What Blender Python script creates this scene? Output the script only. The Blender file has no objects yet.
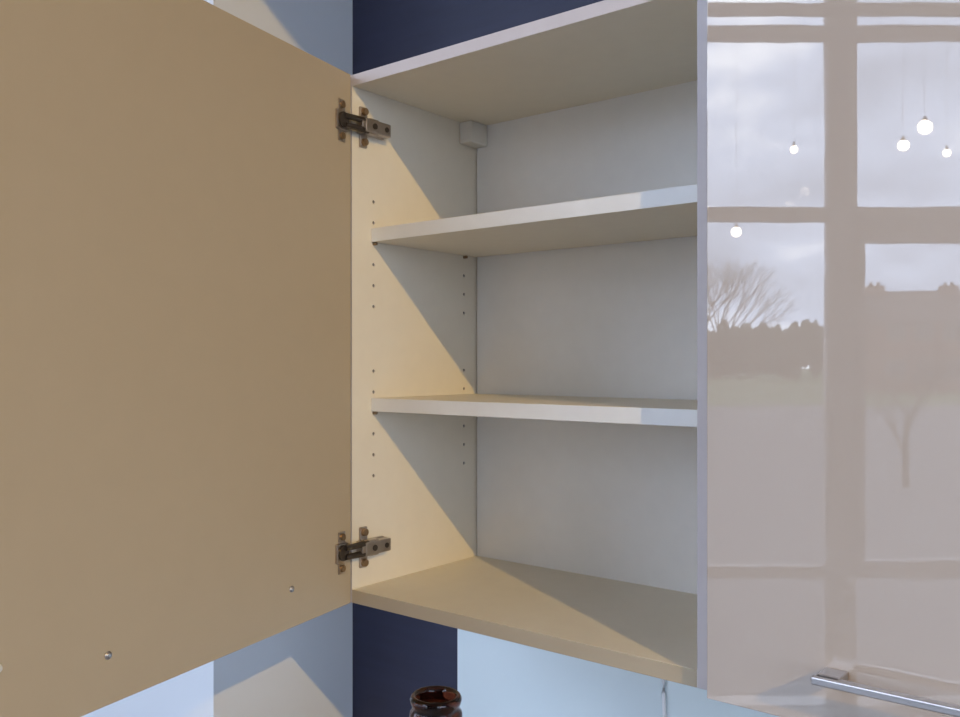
import bpy, bmesh, math, random
from mathutils import Vector, Matrix
random.seed(7)
S = bpy.context.scene
COL = S.collection

# ------------------------------------------------------------------ frame of reference
# u: along the cabinet fronts (to the right), w: out of the fronts, z: metres above eye level
EYE = 1.73
def P(u, w, z): return Vector((u, -w, EYE + z))
CU, CW, TH = .883, .826, math.radians(38.6)

# ------------------------------------------------------------------ camera
cd = bpy.data.cameras.new('camera'); cam = bpy.data.objects.new('camera', cd); COL.objects.link(cam)
cam.location = P(CU, CW, 0); cam.rotation_euler = (math.pi / 2, 0, TH)
cd.sensor_width = 36; cd.lens = 877 / 960 * 36; cd.shift_y = 4.5 / 960; cd.clip_start = .01; cd.clip_end = 500
S.camera = cam

# ------------------------------------------------------------------ exposure
S.view_settings.view_transform = 'Standard'; S.view_settings.look = 'None'
S.view_settings.gamma = 1; S.view_settings.use_curve_mapping = False; S.view_settings.exposure = 0.0

# ------------------------------------------------------------------ sky: bright broken cloud
SKY = 6.0
wd = bpy.data.worlds.new('sky'); S.world = wd; wd.use_nodes = True
nt = wd.node_tree; nt.nodes.clear()
def wn(t): return nt.nodes.new(t)
out = wn('ShaderNodeOutputWorld'); bg = wn('ShaderNodeBackground'); bg.inputs['Strength'].default_value = SKY
tc = wn('ShaderNodeTexCoord'); mp = wn('ShaderNodeMapping'); mp.inputs['Scale'].default_value = (1, 1, 2.2)
n1 = wn('ShaderNodeTexNoise'); n1.inputs['Scale'].default_value = 3.4; n1.inputs['Detail'].default_value = 6; n1.inputs['Roughness'].default_value = .55
rp = wn('ShaderNodeValToRGB'); e = rp.color_ramp.elements
e[0].position = .36; e[0].color = (.42, .51, .70, 1); e[1].position = .64; e[1].color = (1.30, 1.36, 1.5, 1)
m_ = e.new(.5); m_.color = (.62, .74, 1.0, 1)
nt.links.new(tc.outputs['Generated'], mp.inputs['Vector']); nt.links.new(mp.outputs[0], n1.inputs['Vector'])
nt.links.new(n1.outputs['Fac'], rp.inputs['Fac']); nt.links.new(rp.outputs['Color'], bg.inputs['Color']); nt.links.new(bg.outputs[0], out.inputs[0])

# ------------------------------------------------------------------ window plane (runs at an angle to the cabinets)
WTH = math.radians(141.4)
WIN_O = Vector((-1.114, -1.715, 0))
WX0, WX1, WZ0, WZ1 = -1.35, 7.90, .45, 3.60        # extent of the glazing (X along the wall, z above the floor)
WM = Matrix.Translation(WIN_O) @ Matrix.Rotation(WTH, 4, 'Z')
def W(X, d, z): return WM @ Vector((-X, d, z))     # X along, d outwards, z height

# second glazed side, the end wall on the right: unseen, added for bluish fill
RU, RW0, RW1 = 5.30, .70, 6.30                      # its u, and its extent in w
RM = Matrix.Translation((RU, 0, 0)) @ Matrix.Rotation(-math.pi / 2, 4, 'Z')    # local x = w, local y = outwards (+u)

# portals in the window openings: they only guide the sampling of the sky
def portal(mtx, x0, x1):
    pl = bpy.data.lights.new('window_portal', 'AREA'); pl.shape = 'RECTANGLE'; pl.size = x1 - x0; pl.size_y = WZ1 - WZ0
    po = bpy.data.objects.new('window_portal', pl); COL.objects.link(po); pl.cycles.is_portal = True
    po.matrix_world = mtx @ Matrix.Translation(((x0 + x1) / 2, .08, (WZ0 + WZ1) / 2)) @ Matrix.Rotation(-math.pi / 2, 4, 'X')
portal(WM, -WX1, -WX0); portal(RM, RW0, RW1)

# ------------------------------------------------------------------ materials
def mat(name, col, rough=.5, metal=0, noise=None, bump=None, spec=.5, **kw):
    m = bpy.data.materials.new(name); m.use_nodes = True; t = m.node_tree; b = t.nodes['Principled BSDF']
    b.inputs['Base Color'].default_value = (*col, 1); b.inputs['Roughness'].default_value = rough; b.inputs['Metallic'].default_value = metal
    b.inputs['Specular IOR Level'].default_value = spec
    for k, v in kw.items(): b.inputs[k.replace('_', ' ')].default_value = v
    if noise or bump: tcn = t.nodes.new('ShaderNodeTexCoord')
    if noise:                                       # (scale xyz, amount)
        sc, am = noise
        mpn = t.nodes.new('ShaderNodeMapping'); mpn.inputs['Scale'].default_value = sc
        n = t.nodes.new('ShaderNodeTexNoise'); n.inputs['Scale'].default_value = 1; n.inputs['Detail'].default_value = 4
        mx = t.nodes.new('ShaderNodeMix'); mx.data_type = 'RGBA'
        mx.inputs[6].default_value = (*[c * (1 - am) for c in col], 1); mx.inputs[7].default_value = (*[min(1, c * (1 + am)) for c in col], 1)
        t.links.new(tcn.outputs['Object'], mpn.inputs[0]); t.links.new(mpn.outputs[0], n.inputs['Vector'])
        t.links.new(n.outputs['Fac'], mx.inputs[0]); t.links.new(mx.outputs[2], b.inputs['Base Color'])
    if bump:                                        # (scale, strength, distance)
        n = t.nodes.new('ShaderNodeTexNoise'); n.inputs['Scale'].default_value = bump[0]; n.inputs['Detail'].default_value = 2
        bp = t.nodes.new('ShaderNodeBump'); bp.inputs['Strength'].default_value = bump[1]; bp.inputs['Distance'].default_value = bump[2]
        t.links.new(tcn.outputs['Object'], n.inputs['Vector']); t.links.new(n.outputs['Fac'], bp.inputs['Height']); t.links.new(bp.outputs[0], b.inputs['Normal'])
    return m
M = {}
M['melamine'] = mat('white_melamine', (.78, .735, .63), .5, spec=.3, noise=((40, 40, 40), .03), bump=(900, .06, .001))
M['beige'] = mat('beige_melamine', (.465, .39, .28), .55, spec=.35, noise=((30, 30, 30), .025), bump=(900, .06, .001))
M['gloss'] = mat('cashmere_gloss', (.47, .405, .352), .015, bump=(9, .03, .004), spec=1.0, IOR=1.54)
M['board'] = mat('white_backing_board', (.82, .83, .83), .5, spec=.3, noise=((40, 40, 40), .03))
M['edging'] = mat('cashmere_edging', (.58, .53, .53), .45, spec=.3, noise=((60, 60, 60), .03))
M['paint'] = mat('white_wall_paint', (.68, .72, .77), .7, noise=((3, 3, 3), .02), bump=(300, .05, .001))
M['ceil'] = mat('ceiling_paint', (.72, .72, .71), .8, noise=((2, 2, 2), .02))
M['navy'] = mat('navy_wall', (.024, .027, .062), .6, noise=((6, 6, 60), .18), bump=(500, .08, .001))
M['splash'] = mat('pale_glass', (.72, .82, .86), .12, spec=.5)
M['chrome'] = mat('hinge_steel', (.50, .44, .39), .28, 1, noise=((200, 200, 200), .15))
M['dark_steel'] = mat('hinge_dark_steel', (.10, .085, .075), .35, .8, noise=((200, 200, 200), .2))
M['nickel'] = mat('brushed_nickel', (.55, .53, .53), .36, 1, noise=((20, 400, 400), .1))
M['white_plastic'] = mat('white_plastic', (.74, .73, .68), .4, noise=((50, 50, 50), .02))
M['pin'] = mat('brass_pin', (.32, .22, .13), .4, .8, noise=((300, 300, 300), .1))
M['worktop'] = mat('grey_worktop', (.30, .29, .28), .35, noise=((30, 30, 30), .25))
M['floor'] = mat('grey_floor', (.48, .46, .44), .4, noise=((4, 4, 4), .15))
M['frame'] = mat('window_frame_paint', (.50, .46, .43), .45, noise=((10, 10, 10), .04))
M['black'] = mat('black_metal', (.03, .03, .03), .4, noise=((50, 50, 50), .2))
M['cable'] = mat('white_cable', (.85, .86, .88), .35, noise=((50, 50, 50), .02))
M['grass'] = mat('grass', (.075, .105, .035), .9, noise=((.6, .6, .6), .3))
M['asphalt'] = mat('road', (.10, .10, .105), .8, noise=((1.5, 1.5, 1.5), .2))
M['bark'] = mat('bark', (.085, .065, .05), .9, noise=((8, 8, 8), .3))
M['hedge'] = mat('dark_foliage', (.035, .04, .022), .9, noise=((2, 2, 2), .5))
M['brick'] = mat('brick_wall', (.17, .095, .07), .9, noise=((5, 5, 12), .25))
M['roof'] = mat('roof_tile', (.085, .065, .058), .85, noise=((4, 4, 10), .25))
M['render'] = mat('house_render', (.45, .42, .38), .9, noise=((4, 4, 4), .1))
M['dark_glass'] = mat('dark_pane', (.03, .035, .04), .08, noise=((2, 2, 2), .2))
M['car'] = mat('car_paint', (.25, .26, .28), .2, noise=((2, 2, 2), .05))

g = bpy.data.materials.new('amber_glass'); g.use_nodes = True; b = g.node_tree.nodes['Principled BSDF']
b.inputs['Base Color'].default_value = (.15, .033, .015, 1); b.inputs['Transmission Weight'].default_value = 1; b.inputs['Roughness'].default_value = .03; b.inputs['IOR'].default_value = 1.5
M['amber'] = g
g = bpy.data.materials.new('window_glass'); g.use_nodes = True; t = g.node_tree; t.nodes.clear()
o_ = t.nodes.new('ShaderNodeOutputMaterial'); mx = t.nodes.new('ShaderNodeMixShader'); tr = t.nodes.new('ShaderNodeBsdfTransparent'); gl = t.nodes.new('ShaderNodeBsdfGlossy'); fr = t.nodes.new('ShaderNodeFresnel')
gl.inputs['Roughness'].default_value = 0; fr.inputs['IOR'].default_value = 1.45; tr.inputs['Color'].default_value = (.97, .98, .98, 1)
t.links.new(fr.outputs[0], mx.inputs[0]); t.links.new(tr.outputs[0], mx.inputs[1]); t.links.new(gl.outputs[0], mx.inputs[2]); t.links.new(mx.outputs[0], o_.inputs[0])
M['glass'] = g
def emit(name, col, st):
    m = bpy.data.materials.new(name); m.use_nodes = True; b = m.node_tree.nodes['Principled BSDF']
    b.inputs['Base Color'].default_value = (.8, .8, .8, 1); b.inputs['Emission Color'].default_value = (*col, 1); b.inputs['Emission Strength'].default_value = st
    return m
M['bulb'] = emit('glint_glow', (1, .86, .68), 30)  # glow of the added bulbs that make the door's glints
M['lens'] = emit('lit_lens', (1, .74, .45), 20)

# ------------------------------------------------------------------ mesh helpers
def obj(name, bm, m, parent=None, smooth=False, mw=None):
    bmesh.ops.recalc_face_normals(bm, faces=bm.faces)
    me = bpy.data.meshes.new(name); bm.to_mesh(me); bm.free()
    for k in (m if isinstance(m, (list, tuple)) else [m]): me.materials.append(M[k])
    if smooth:
        for p in me.polygons: p.use_smooth = True
    o = bpy.data.objects.new(name, me); COL.objects.link(o)
    if parent is not None: o.parent = parent
    return o
def tag(o, label, cat, group=None, kind=None):
    o['label'] = label; o['category'] = cat
    if group: o['group'] = group
    if kind: o['kind'] = kind
    return o
def thing(name, label, cat, loc=(0, 0, 0), rz=0, group=None):
    o = bpy.data.objects.new(name, None); o.empty_display_size = .05; COL.objects.link(o)
    o.location = loc; o.rotation_euler = (0, 0, rz); return tag(o, label, cat, group)
def struct(name, bm, m, parent=None):
    o = obj(name, bm, m, parent); o['kind'] = 'structure'; return o
def box(bm, lo, hi, bev=0, mi=0):
    lo, hi = [min(a, c) for a, c in zip(lo, hi)], [max(a, c) for a, c in zip(lo, hi)]
    r = bmesh.ops.create_cube(bm, size=1); vs = r['verts']
    for v in vs: v.co = Vector([lo[i] + (v.co[i] + .5) * (hi[i] - lo[i]) for i in range(3)])
    fs = list({f for v in vs for f in v.link_faces})
    for f in fs: f.material_index = mi
    if bev: bmesh.ops.bevel(bm, geom=list({e for v in vs for e in v.link_edges}), offset=bev, segments=2, profile=.5, affect='EDGES')
    return bm
def bx(lo, hi, bev=0): return box(bmesh.new(), lo, hi, bev)
def cyl(bm, a, c, r0, r1=None, seg=16, caps=True):
    a, c = Vector(a), Vector(c); r1 = r0 if r1 is None else r1
    d = c - a; L = d.length
    mtx = Matrix.Translation((a + c) / 2) @ d.to_track_quat('Z', 'Y').to_matrix().to_4x4()
    bmesh.ops.create_cone(bm, cap_ends=caps, segments=seg, radius1=r0, radius2=r1, depth=L, matrix=mtx)
    return bm
def lathe(prof, seg=32):
    bm = bmesh.new(); rings = []
    for r, z in prof:
        if r < 1e-6: rings.append([bm.verts.new((0, 0, z))])
        else: rings.append([bm.verts.new((r * math.cos(2 * math.pi * k / seg), r * math.sin(2 * math.pi * k / seg), z)) for k in range(seg)])
    for a, c in zip(rings, rings[1:]):
        for k in range(seg):
            q = [a[k % len(a)], a[(k + 1) % len(a)], c[(k + 1) % len(c)], c[k % len(c)]]
            q = list(dict.fromkeys(q))
            if len(q) > 2: bm.faces.new(q)
    return bm
def tube(pts, r, seg=8):
    bm = bmesh.new(); rings = []
    pts = [Vector(p) for p in pts]
    for i, p in enumerate(pts):
        d = (pts[min(i + 1, len(pts) - 1)] - pts[max(i - 1, 0)]).normalized(); q = d.to_track_quat('Z', 'Y')
        rr = r[i] if isinstance(r, (list, tuple)) else r
        rings.append([bm.verts.new(p + q @ Vector((rr * math.cos(2 * math.pi * k / seg), rr * math.sin(2 * math.pi * k / seg), 0))) for k in range(seg)])
    for a, c in zip(rings, rings[1:]):
        for k in range(seg): bm.faces.new((a[k], a[(k + 1) % seg], c[(k + 1) % seg], c[k]))
    bm.faces.new(rings[0]); bm.faces.new(rings[-1]); return bm

# ================================================================== SETTING
FL, CE = 0.0, 4.2
BW = -.30                                   # face of the back wall (w)
def slab(z0, z1):                            # follows the slanting window wall
    bm = bmesh.new(); f_ = lambda u: 1.715 + .17 + (u + 1.114) * .7985
    lo = [(-4.2, -.40), (RU + .14, -.40), (RU + .14, f_(RU + .14)), (-3.1, f_(-3.1)), (-4.2, .02)]
    a = [bm.verts.new((u, -w, z0)) for u, w in lo]; c = [bm.verts.new((u, -w, z1)) for u, w in lo]
    bm.faces.new(a); bm.faces.new(c)
    for i in range(5): bm.faces.new((a[i], a[(i + 1) % 5], c[(i + 1) % 5], c[i]))
    return bm
struct('floor', slab(-.1, FL), 'floor')
struct('ceiling', slab(CE, CE + .1), 'ceil')
struct('wall_back', bx((-.319, -BW, 0), (RU + .14, -BW + .1, CE)), 'navy')
struct('wall_left', bx((-4.2, 0, 0), (-.319, .40, CE)), 'paint')     # pier that stands forward beside the cabinet
bm = bmesh.new()
box(bm, (-.30, -.1, 0), (RW0, .14, CE)); box(bm, (RW1, -.1, 0), (6.95, .14, CE)); box(bm, (RW0, -.1, 0), (RW1, .14, WZ0)); box(bm, (RW0, -.1, WZ1), (RW1, .14, CE))
wr = struct('wall_right', bm, 'paint'); wr.matrix_world = RM
# low soffit over the display: its front edge shades the top of the pier
struct('trim_1', bx((-.319, -.50, EYE + 1.037), (4.2, -BW, EYE + 1.20)), 'ceil')

# window wall: solid pieces round the glazing
bm = bmesh.new()
box(bm, (-WX0, -.1, 0), (2.65, .14, CE)); box(bm, (-WX1, -.1, 0), (-8.55, .14, CE))
box(bm, (-WX1, -.1, 0), (-WX0, .14, WZ0)); box(bm, (-WX1, -.1, WZ1), (-WX0, .14, CE))
wf = struct('wall_front', bm, 'paint'); wf.matrix_world = WM
PITCH = .65; MX = 1.2625; MWID = .105
def glazing(name, mtx, x0, x1, first, sash_at, sg):
    """mullions every PITCH from `first`, transoms, every other bay with a hinged sash; sg = -1 where X runs against local x"""
    win = bpy.data.objects.new(name, None); COL.objects.link(win); win.matrix_world = mtx; win['kind'] = 'structure'
    def bar(nm, a, c, z0, z1, d0=-.025, d1=.025): obj(nm, bx((sg * a, d0, z0), (sg * c, d1, z1), .004), 'frame', win)
    bar('window_sill', x0, x1, WZ0 - .03, WZ0 + .03, -.16, .1); bar('head_rail', x0, x1, WZ1 - .05, WZ1)
    xs = []; x = first
    while x + MWID < x1 - .02: xs.append(x); x += PITCH
    for x in xs: bar('mullion', x, x + MWID, WZ0 + .03, WZ1 - .05)
    ed = [x0 - MWID] + xs + [x1]
    for j in range(len(ed) - 1):
        a = ed[j] + MWID; c = ed[j + 1]
        if c - a < .03: continue
        for z0, z1, hd in ((2.996, 3.044, .012), (2.901, 2.960, .012), (.949, .993, .025), (2.245, 2.296, .025)): bar('transom', a, c, z0, z1, -hd, hd)
        if round((ed[j] - sash_at) / PITCH) % 2 == 0:
            bar('sash_rail', a, c, 2.168, 2.245, -.035, .02); bar('sash_rail', a, c, .993, 1.012, -.035, .02)
            bar('sash_stile', a, a + .026, 1.012, 2.168, -.035, .02); bar('sash_stile', c - .026, c, 1.012, 2.168, -.035, .02)
        for z0, z1 in ((.48, .949), (.993, 2.245), (2.296, 2.901), (2.960, 2.996), (3.044, 3.55)):
            obj('pane', bx((sg * a, -.002, z0), (sg * c, .002, z1)), 'glass', win)
glazing('window_1', WM, WX0, WX1, MX - 4 * PITCH, MX, -1)
glazing('fill_window', RM, RW0, RW1, RW0, RW0, 1)  # unseen glazing, added to let more daylight into the open cabinet

# ================================================================== WALL CABINETS
T = .018
ZT, ZB = EYE + .393, EYE - .327
def pin_holes(bm_panel, mat_name, parent, name):
    o = obj(name, bm_panel, [mat_name, 'dark_steel'], parent)
    hb = bmesh.new()
    for w_ in (-.041, -.2394):
        for z0 in (.2255, -.0112):
            for k in range(6):
                z = EYE + z0 - .0293 * k
                cyl(hb, (-.012, -w_, z), (.006, -w_, z), .0023, seg=10)
    hm = bpy.data.meshes.new('h'); bmesh.ops.recalc_face_normals(hb, faces=hb.faces); hb.to_mesh(hm); hb.free(); hm.materials.append(M['dark_steel'])
    ho = bpy.data.objects.new('h', hm); COL.objects.link(ho); ho.parent = parent
    md = o.modifiers.new('holes', 'BOOLEAN'); md.operation = 'DIFFERENCE'; md.object = ho; md.solver = 'EXACT'; md.material_mode = 'TRANSFER'
    dg = bpy.context.evaluated_depsgraph_get(); dg.update()
    me = bpy.data.meshes.new_from_object(o.evaluated_get(dg)); o.modifiers.clear(); o.data = me
    bpy.data.objects.remove(ho)
    return o
def bar_handle(parent, x0, z, y, direction=-1):
    """square bar handle on two legs; the front of the door is at y, the bar stands off towards -y"""
    bm = bmesh.new(); L = .300; so = .034
    box(bm, (x0, y - so, z - .0035), (x0 + L, y - so + .010, z + .0035), .0012)
    for a in (x0 + .002, x0 + L - .022): box(bm, (a, y - so + .004, z - .0035), (a + .020, y, z + .0035), .0012)
    return obj('handle', bm, 'nickel', parent)

cab = thing('wall_cabinet', 'open white wall cabinet with two shelves and its door swung wide', 'cabinet', (0, 0, ZB))
bpy.context.view_layer.update()
def part(name, lo, hi, m='melamine', parent=None, bev=.0006):
    """lo/hi in (u, w, world z); the mesh is stored in the cabinet's own frame"""
    p = parent or cab
    return obj(name, bx((lo[0], -lo[1], lo[2]), (hi[0], -hi[1], hi[2]), bev), m, p)
UW = .503
DEP = -.298
made = []
made.append(pin_holes(bx((-T, 0, ZB), (0, -DEP, ZT)), 'melamine', cab, 'side_panel'))
made.append(part('side_panel', (UW, 0, ZB), (UW + T, DEP, ZT)))
made.append(part('top_panel', (0, 0, ZT - .0155), (UW, -.276, ZT)))
made.append(part('bottom_panel', (0, 0, ZB), (UW, -.276, ZB + T)))
made.append(part('back_panel', (.0022, -.270, ZB + T), (UW - .0022, -.275, ZT - .0155), 'board', bev=0))
for z0, z1 in ((.1690, .1880), (-.0675, -.0490)):
    sh = part('shelf', (.0005, -.036, EYE + z0), (UW - .0005, -.266, EYE + z1)); made.append(sh)
    for w_ in (-.041, -.2394):
        for a, s in ((0, 1), (UW, -1)):
            bm = bmesh.new(); zc = EYE + z0 - .0023
            cyl(bm, (a, -w_, zc), (a + s * .0065, -w_, zc), .0022, seg=12)
            made.append(obj('shelf_pin', bm, 'pin', cab, True))
# hanger cover in the upper back corners
for a, s in ((0, 1), (UW, -1)):
    bm = bmesh.new(); box(bm, (a, .228, EYE + .3435), (a + s * .024, .2698, ZT - .0160), .002)
    hc = obj('hanger_cover', bm, 'white_plastic', cab); made.append(hc)
# hinges: flange and cup on the door, jointed arm, cross-shaped plate on the side panel
OPEN = math.radians(78)
dx, dw = math.cos(OPEN), math.sin(OPEN)
def D(s, n, z):                              # s along the open door from the hinge edge, n out of its inner face, world z
    return Vector((dx * s + dw * n, -(dw * s - dx * n) - .002, z))
def dbox(bm, s0, s1, n0, n1, z0, z1, bev=0, mi=0):
    vs = [bm.verts.new(D(s, n, z)) for s in (s0, s1) for n in (n0, n1) for z in (z0, z1)]
    fs = [(0, 1, 3, 2), (4, 6, 7, 5), (0, 4, 5, 1), (2, 3, 7, 6), (0, 2, 6, 4), (1, 5, 7, 3)]
    nf = [bm.faces.new([vs[i] for i in f]) for f in fs]
    for f in nf: f.material_index = mi
    if bev: bmesh.ops.bevel(bm, geom=list({e for v in vs for e in v.link_edges}), offset=bev, segments=2, profile=.5, affect='EDGES')
    return nf
for zc in (.325, -.254):
    z = EYE + zc
    bm = bmesh.new(); dbox(bm, .015, .030, 0, .0022, z - .028, z + .028, .0006); dbox(bm, .012, .036, 0, .0042, z - .013, z + .013, .001)
    h = obj('hinge', bm, 'chrome', cab); made.append(h)
    def sub(name, bm, m, smooth=False): made.append(obj(name, bm, m, h, smooth))
    for q in (-.021, .021):
        bm = bmesh.new(); cyl(bm, D(.0225, .002, z + q), D(.0225, .0046, z + q), .0046, seg=14); sub('screw', bm, 'pin')
    bm = bmesh.new(); cyl(bm, D(.024, .003, z), D(.024, .0068, z), .0105, seg=20); sub('cup', bm, 'dark_steel')
    # links from the cup to the arm
    a = D(.021, .006, z); c = Vector((.013, .018, z))
    bm = bmesh.new()
    for q in (-.0062, .0062):
        n = Vector((0, 0, q))
        cyl(bm, a + n, c + n, .0042, .0045, seg=8)
    sub('link', bm, 'dark_steel')
    bm = bx((.008, .004, z - .0045), (.017, .020, z + .0045), .001); sub('link_plate', bm, 'chrome')
    bm = bx((.005, .010, z - .009), (.018, .058, z + .009), .0015)
    box(bm, (.004, .018, z - .011), (.0165, .036, z + .011), .0015); sub('arm', bm, 'chrome')
    bm = bmesh.new(); cyl(bm, (.0178, .026, z), (.0195, .026, z), .0042, seg=12); cyl(bm, (.0175, .049, z), (.0192, .049, z), .0036, seg=12); sub('adjuster_screw', bm, 'dark_steel')
    bm = bx((0, .008, z - .010), (.005, .057, z + .010), .0008); box(bm, (0, .012, z - .028), (.004, .026, z + .028), .0015); sub('mounting_plate', bm, 'chrome')
    for q in (-.021, .021):
        bm = bmesh.new(); cyl(bm, (.003, .019, z + q), (.0085, .019, z + q), .0056, .0048, seg=14); sub('screw', bm, 'pin')
# the open door, beige inside and gloss outside
bm = bmesh.new(); fs = dbox(bm, 0, .521, -.018, 0, ZB, ZT, 0, 1)
bm.normal_update(); bmesh.ops.recalc_face_normals(bm, faces=bm.faces)
inn = Vector((dw, dx, 0))
for f in bm.faces:
    f.material_index = 0 if f.normal.dot(inn) > .9 else 1
bmesh.ops.bevel(bm, geom=list(bm.edges), offset=.0007, segments=1, affect='EDGES')
door = obj('door', bm, ['beige', 'gloss'], cab); made.append(door)
for s in (.126, .400):
    bm = bmesh.new(); cyl(bm, D(s, -.0005, EYE - .279), D(s, .0012, EYE - .279), .0042, .0038, seg=16); cyl(bm, D(s, .0011, EYE - .279), D(s, .0022, EYE - .279), .0034, .002, seg=16)
    made.append(obj('screw', bm, 'nickel', door, True))
bm = bmesh.new(); cyl(bm, D(.512, 0, EYE - .257), D(.512, .002, EYE - .257), .004, .003, seg=14); made.append(obj('bumper', bm, 'white_plastic', door, True))
bm = bmesh.new(); so = .034; zh = EYE - .279
dbox(bm, .113, .413, -.018 - so, -.018 - so + .010, zh - .0035, zh + .0035, .0012)
for a in (.116, .390): dbox(bm, a, a + .02, -.018 - so + .004, -.018, zh - .0035, zh + .0035, .0012)
made.append(obj('handle', bm, 'nickel', door))
for o in made:                               # meshes were drawn in world space: move them into the cabinet's frame
    if not o.get('moved'):
        o.data.transform(Matrix.Translation((0, 0, -ZB))); o['moved'] = 1
for o in made: del o['moved']

def edge_band(o, m):                         # front edges of the carcass carry the door's colour, those of the shelves are white
    o.data.materials.append(M[m])
    k = len(o.data.materials) - 1
    for p in o.data.polygons:
        if p.normal.y < -.7: p.material_index = k
for o in cab.children:
    m = {'side_panel': 'edging', 'top_panel': 'edging', 'bottom_panel': 'beige', 'shelf': 'board'}.get(o.name.split('.')[0])
    if m: edge_band(o, m)
# neighbour with the closed gloss door
U0 = UW + T + .0008
cab2 = thing('wall_cabinet', 'wall cabinet with closed glossy cashmere door mirroring the window', 'cabinet', (U0, 0, ZB))
cw_ = .536
obj('side_panel', bx((0, 0, 0), (T, .298, .72), .0006), 'melamine', cab2)
obj('side_panel', bx((cw_ - T, 0, 0), (cw_, .298, .72), .0006), 'melamine', cab2)
obj('top_panel', bx((T, 0, .72 - T), (cw_ - T, .276, .72), .0006), 'melamine', cab2)
obj('bottom_panel', bx((T, 0, 0), (cw_ - T, .276, T), .0006), 'melamine', cab2)
obj('back_panel', bx((T, .270, T), (cw_ - T, .275, .72 - T)), 'melamine', cab2)
d2 = obj('door', bx((.0005, -.020, 0), (cw_ - .001, -.002, .72), .0008), 'gloss', cab2)
bar_handle(d2, .633 - U0, .327 - .275, -.020)

# ================================================================== UNDER THE CABINETS
sp = obj('splashback', bx((-.058, .292, .94), (2.4, .299, 1.55), .001), 'splash'); tag(sp, 'pale blue glass splashback panel on navy wall under the cabinets', 'splashback')
wt = obj('worktop', bx((-.318, -.30, .90), (2.4, .299, .94), .003), 'worktop'); tag(wt, 'grey worktop running below the wall cabinets', 'worktop')
def base_unit(x0, wdt, label):
    r = thing('base_cabinet', label, 'cabinet', (x0, 0, 0), group='base units under the worktop')
    obj('body', bx((0, -.26, .15), (wdt, .298, .899), .001), 'melamine', r)
    obj('plinth', bx((0, -.20, 0), (wdt, -.182, .15)), 'beige', r)
    d = obj('door', bx((.0015, -.281, .152), (wdt - .0015, -.262, .895), .0008), 'gloss', r)
    bar_handle(d, wdt / 2 - .15, .84, -.281)
    return r
for i in range(5): base_unit(-.317 + i * .5402, .539, 'base cabinet with glossy cashmere door under the grey worktop')

# brown bottle on the worktop, only its mouth rises into view
R = .0272; H = .439
prof = [(0, .006), (.05, 0), (.070, .004), (.074, .02), (.074, .20), (.070, .235), (.055, .275), (.036, .31), (.0262, .345), (.0250, .40),
        (.0256, .409), (.0276, .412), (.0282, .416), (.0276, .4205), (.0258, .423), (.0252, .4265), (.0262, .4285), (R, .4315), (R + .0004, .4345), (R - .001, .4375), (R - .003, H),
        (R - .0055, H - .001), (.0205, H - .006), (.0200, .40), (.0208, .345), (.031, .308), (.050, .272), (.066, .232), (.0695, .20), (.0695, .022), (.045, .012), (0, .014)]
bt = obj('bottle', lathe(prof, 48), 'amber', None, True); bt.location = (.266, -.128, .94); tag(bt, 'brown glass bottle with a ringed open mouth', 'bottle')

# white cable against the splashback
pts = []
for i in range(25):
    f_ = i / 24; z = 1.403 - f_ * .463 - .0
    pts.append((.322 + .004 * math.sin(f_ * 19) + .006 * math.sin(f_ * 7 + 1), .2895, z + .001))
cb = obj('cable', tube(pts, .0028), 'cable', None, True); tag(cb, 'thin white cable hanging in front of the pale splashback', 'cable')

# ================================================================== LAMPS
# ceiling spotlight far to the right: the warm beam that falls into the open cabinet
LP = P(4.6, 2.25, 2.30); AIM = P(.1, -.1, .0)
q = (AIM - LP).normalized()
sl = thing('ceiling_spotlight', 'black ceiling spotlight aimed at the open cabinet', 'spotlight', LP)
def rel(v): return Vector(v) - LP
bm = bmesh.new(); cyl(bm, -q * .14, -q * .012, .045, .055, 24); obj('housing', bm, 'black', sl, True)
bm = bmesh.new(); cyl(bm, -q * .012, -q * .006, .047, .047, 24); obj('lens', bm, 'lens', sl)
bm = bmesh.new(); top = CE - LP.z; cyl(bm, -q * .07, (-q.x * .07, -q.y * .07, top), .010, seg=12); obj('stem', bm, 'black', sl)
bm = bmesh.new(); cyl(bm, (-q.x * .07, -q.y * .07, top - .025), (-q.x * .07, -q.y * .07, top), .05, seg=24); obj('ceiling_rose', bm, 'black', sl)
ld = bpy.data.lights.new('spot_beam', 'SPOT'); ld.energy = 480; ld.color = (1, .64, .17); ld.spot_size = math.radians(50); ld.spot_blend = .4; ld.shadow_soft_size = .022
lo = bpy.data.objects.new('spot_beam', ld); COL.objects.link(lo); lo.parent = sl; lo.rotation_euler = q.to_track_quat('-Z', 'Y').to_euler()

# added bulbs before the window, standing in for room-lamp glints in the gloss door
def mirror_pt(px, py, Z):                    # a point that the gloss door mirrors
    a = (px - 480) / 877
    u = CU + a * Z * .7815 - Z * .624; w = CW - a * Z * .624 - Z * .7815
    return P(u, .04 - w, (363 - py) / 877 * Z)
for i, (px, py, Z, r) in enumerate(((925, 127, 2.7, .020), (904, 145, 2.7, .017), (946, 153, 2.8, .012), (794, 150, 2.7, .011), (737, 232, 2.8, .016))):
    c = mirror_pt(px, py, Z)
    p = thing('glint_bulb', 'small added bulb on a thin cord, standing in for a lamp glint', 'lamp', c, group='added bulbs for the glints in the gloss door')
    bm = bmesh.new(); bmesh.ops.create_uvsphere(bm, u_segments=16, v_segments=12, radius=r); obj('bulb', bm, 'bulb', p, True)
    bm = bmesh.new(); cyl(bm, (0, 0, r * .9), (0, 0, r + .012), r * .4, r * .2, 12); obj('lamp_holder', bm, 'black', p)
    bm = bmesh.new(); cyl(bm, (0, 0, r + .02), (0, 0, CE - c.z), .0004, seg=6); obj('cord', bm, 'cable', p)

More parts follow.
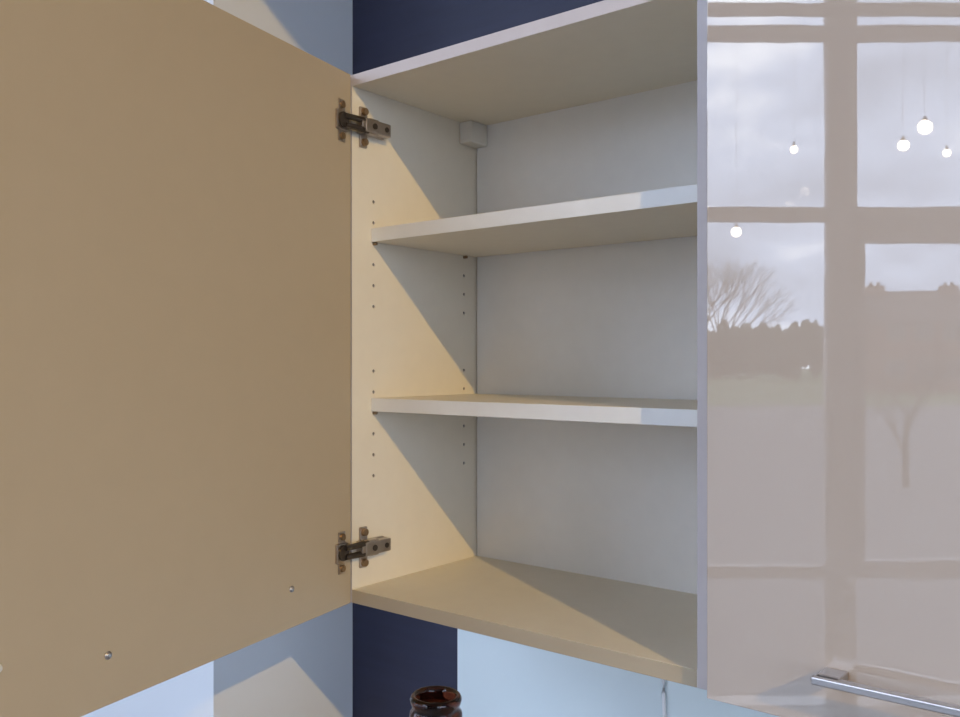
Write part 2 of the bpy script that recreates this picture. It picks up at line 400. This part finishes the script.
# ================================================================== OUTSIDE
GZ = -.25
def ext(px, Z): v = mirror_pt(px, 363, Z); v.z = GZ; return v
bm = bmesh.new()
def strip(z0, z1, zz, m, name):
    b_ = bmesh.new()
    vs = [b_.verts.new(W(X, d, zz)) for X, d in ((-160, z0), (200, z0), (200, z1), (-160, z1))]
    b_.faces.new(vs); r = bmesh.ops.extrude_face_region(b_, geom=b_.faces[:])
    for v in [x for x in r['geom'] if isinstance(x, bmesh.types.BMVert)]: v.co.z -= .2
    return struct(name, b_, m)
strip(.25, 38, GZ, 'asphalt', 'ground_road'); struct('ground_forecourt', bx((RU + .16, -90, GZ - .25), (150, 90, GZ - .03)), 'asphalt'); strip(38, 300, GZ + .02, 'grass', 'ground_lawn')

def bare_tree(base, h, seed, label):
    rnd = random.Random(seed); bm = bmesh.new()
    def grow(p, d, L, r, lv):
        q = p + d * L
        qt = d.to_track_quat('Z', 'Y'); n_ = 6 if lv < 3 else 3
        ra, rb = [[bm.verts.new(c_ + qt @ Vector((r_ * math.cos(6.2832 * k / n_), r_ * math.sin(6.2832 * k / n_), 0))) for k in range(n_)] for c_, r_ in ((p, r), (q, r * .62))]
        for k in range(n_): bm.faces.new((ra[k], ra[(k + 1) % n_], rb[(k + 1) % n_], rb[k]))
        if lv == 7: return
        n = 3
        for k in range(n):
            ax = Vector((rnd.uniform(-1, 1), rnd.uniform(-1, 1), rnd.uniform(-.3, .5))).normalized()
            nd = (d + ax * (.62 if k else .3) + Vector((0, 0, .12))).normalized()
            grow(q if k != 2 else p + d * L * .75, nd, L * rnd.uniform(.66, .82), r * .52, lv + 1)
    grow(Vector((0, 0, 0)), Vector((0, 0, 1)), h * .25, h * .026, 0)
    o = obj('bare_tree', bm, 'bark'); o.location = base; return tag(o, label, 'tree')
bare_tree(ext(698, 21), 5.9, 3, 'tall bare winter tree outside the window')
bare_tree(ext(905, 14), 2.6, 5, 'young thin bare tree before the brick houses')

def bush(base, rx, h, seed):
    rnd = random.Random(seed); bm = bmesh.new()
    for k in range(9):
        c = Vector((rnd.uniform(-.6, .6) * rx, rnd.uniform(-.3, .3) * rx, rnd.uniform(.25, .72) * h))
        r = bmesh.ops.create_icosphere(bm, subdivisions=2, radius=1)
        for v in r['verts']:
            v.co = c + Vector((v.co.x * rx * .5, v.co.y * rx * .4, v.co.z * h * .30)) * rnd.uniform(.82, 1.15)
    o = obj('evergreen_tree', bm, 'hedge'); o.location = base
    return tag(o, 'dark rounded evergreen in the tree line beyond the lawn', 'tree', 'tree line beyond the lawn')
rnd = random.Random(11)
for i in range(14):
    row = i % 2
    bush(ext(680 + i * 15, 112 if row else 104), rnd.uniform(1.45, 1.6), rnd.uniform(6.0, 7.8) * (1.1 if row else .95), i)

def house(base, rz, L, dpt, h, rh, label, wall):
    r = thing('house', label, 'house', base, rz)
    obj('wall', bx((-L / 2, -dpt / 2, 0), (L / 2, dpt / 2, h)), wall, r)
    bm = bmesh.new(); e_ = .4
    v = [bm.verts.new(p) for p in ((-L / 2 - e_, -dpt / 2 - e_, h), (L / 2 + e_, -dpt / 2 - e_, h), (L / 2 + e_, dpt / 2 + e_, h), (-L / 2 - e_, dpt / 2 + e_, h), (-L / 2 - e_, 0, h + rh), (L / 2 + e_, 0, h + rh))]
    for f in ((0, 1, 5, 4), (2, 3, 4, 5), (0, 4, 3), (1, 2, 5), (0, 3, 2, 1)): bm.faces.new([v[i] for i in f])
    rf = obj('roof', bm, 'roof', r)
    for x in (-L * .36, L * .36):
        bm = bx((x - .55, -.4, h + rh * .6), (x + .55, .4, h + rh + .35));
        for k in (-.25, .25): cyl(bm, (x + k, 0, h + rh + .35), (x + k, 0, h + rh + .6), .12, seg=8)
        obj('chimney', bm, 'brick', rf)
    for zz in (1.0, 3.5):
        for k in range(4):
            x = -L / 2 + L * (k + .5) / 4
            for s in (-1, 1):
                y = s * dpt / 2
                wn_ = obj('window', bx((x - .6, y - .05, zz), (x + .6, y + .05, zz + 1.2), .02), 'render', r)
                for q_ in (-.28, .28): obj('pane', bx((x + q_ - .23, y - .07, zz + .1), (x + q_ + .23, y + .07, zz + 1.1)), 'dark_glass', wn_)
    return r
house(ext(912, 62), WTH, 7.2, 7, 4.7, 2.3, 'brick house with two chimneys across the lawn', 'brick')
house(ext(1050, 66), WTH, 9, 7, 4.8, 2.2, 'pale rendered house beyond the brick one', 'render')
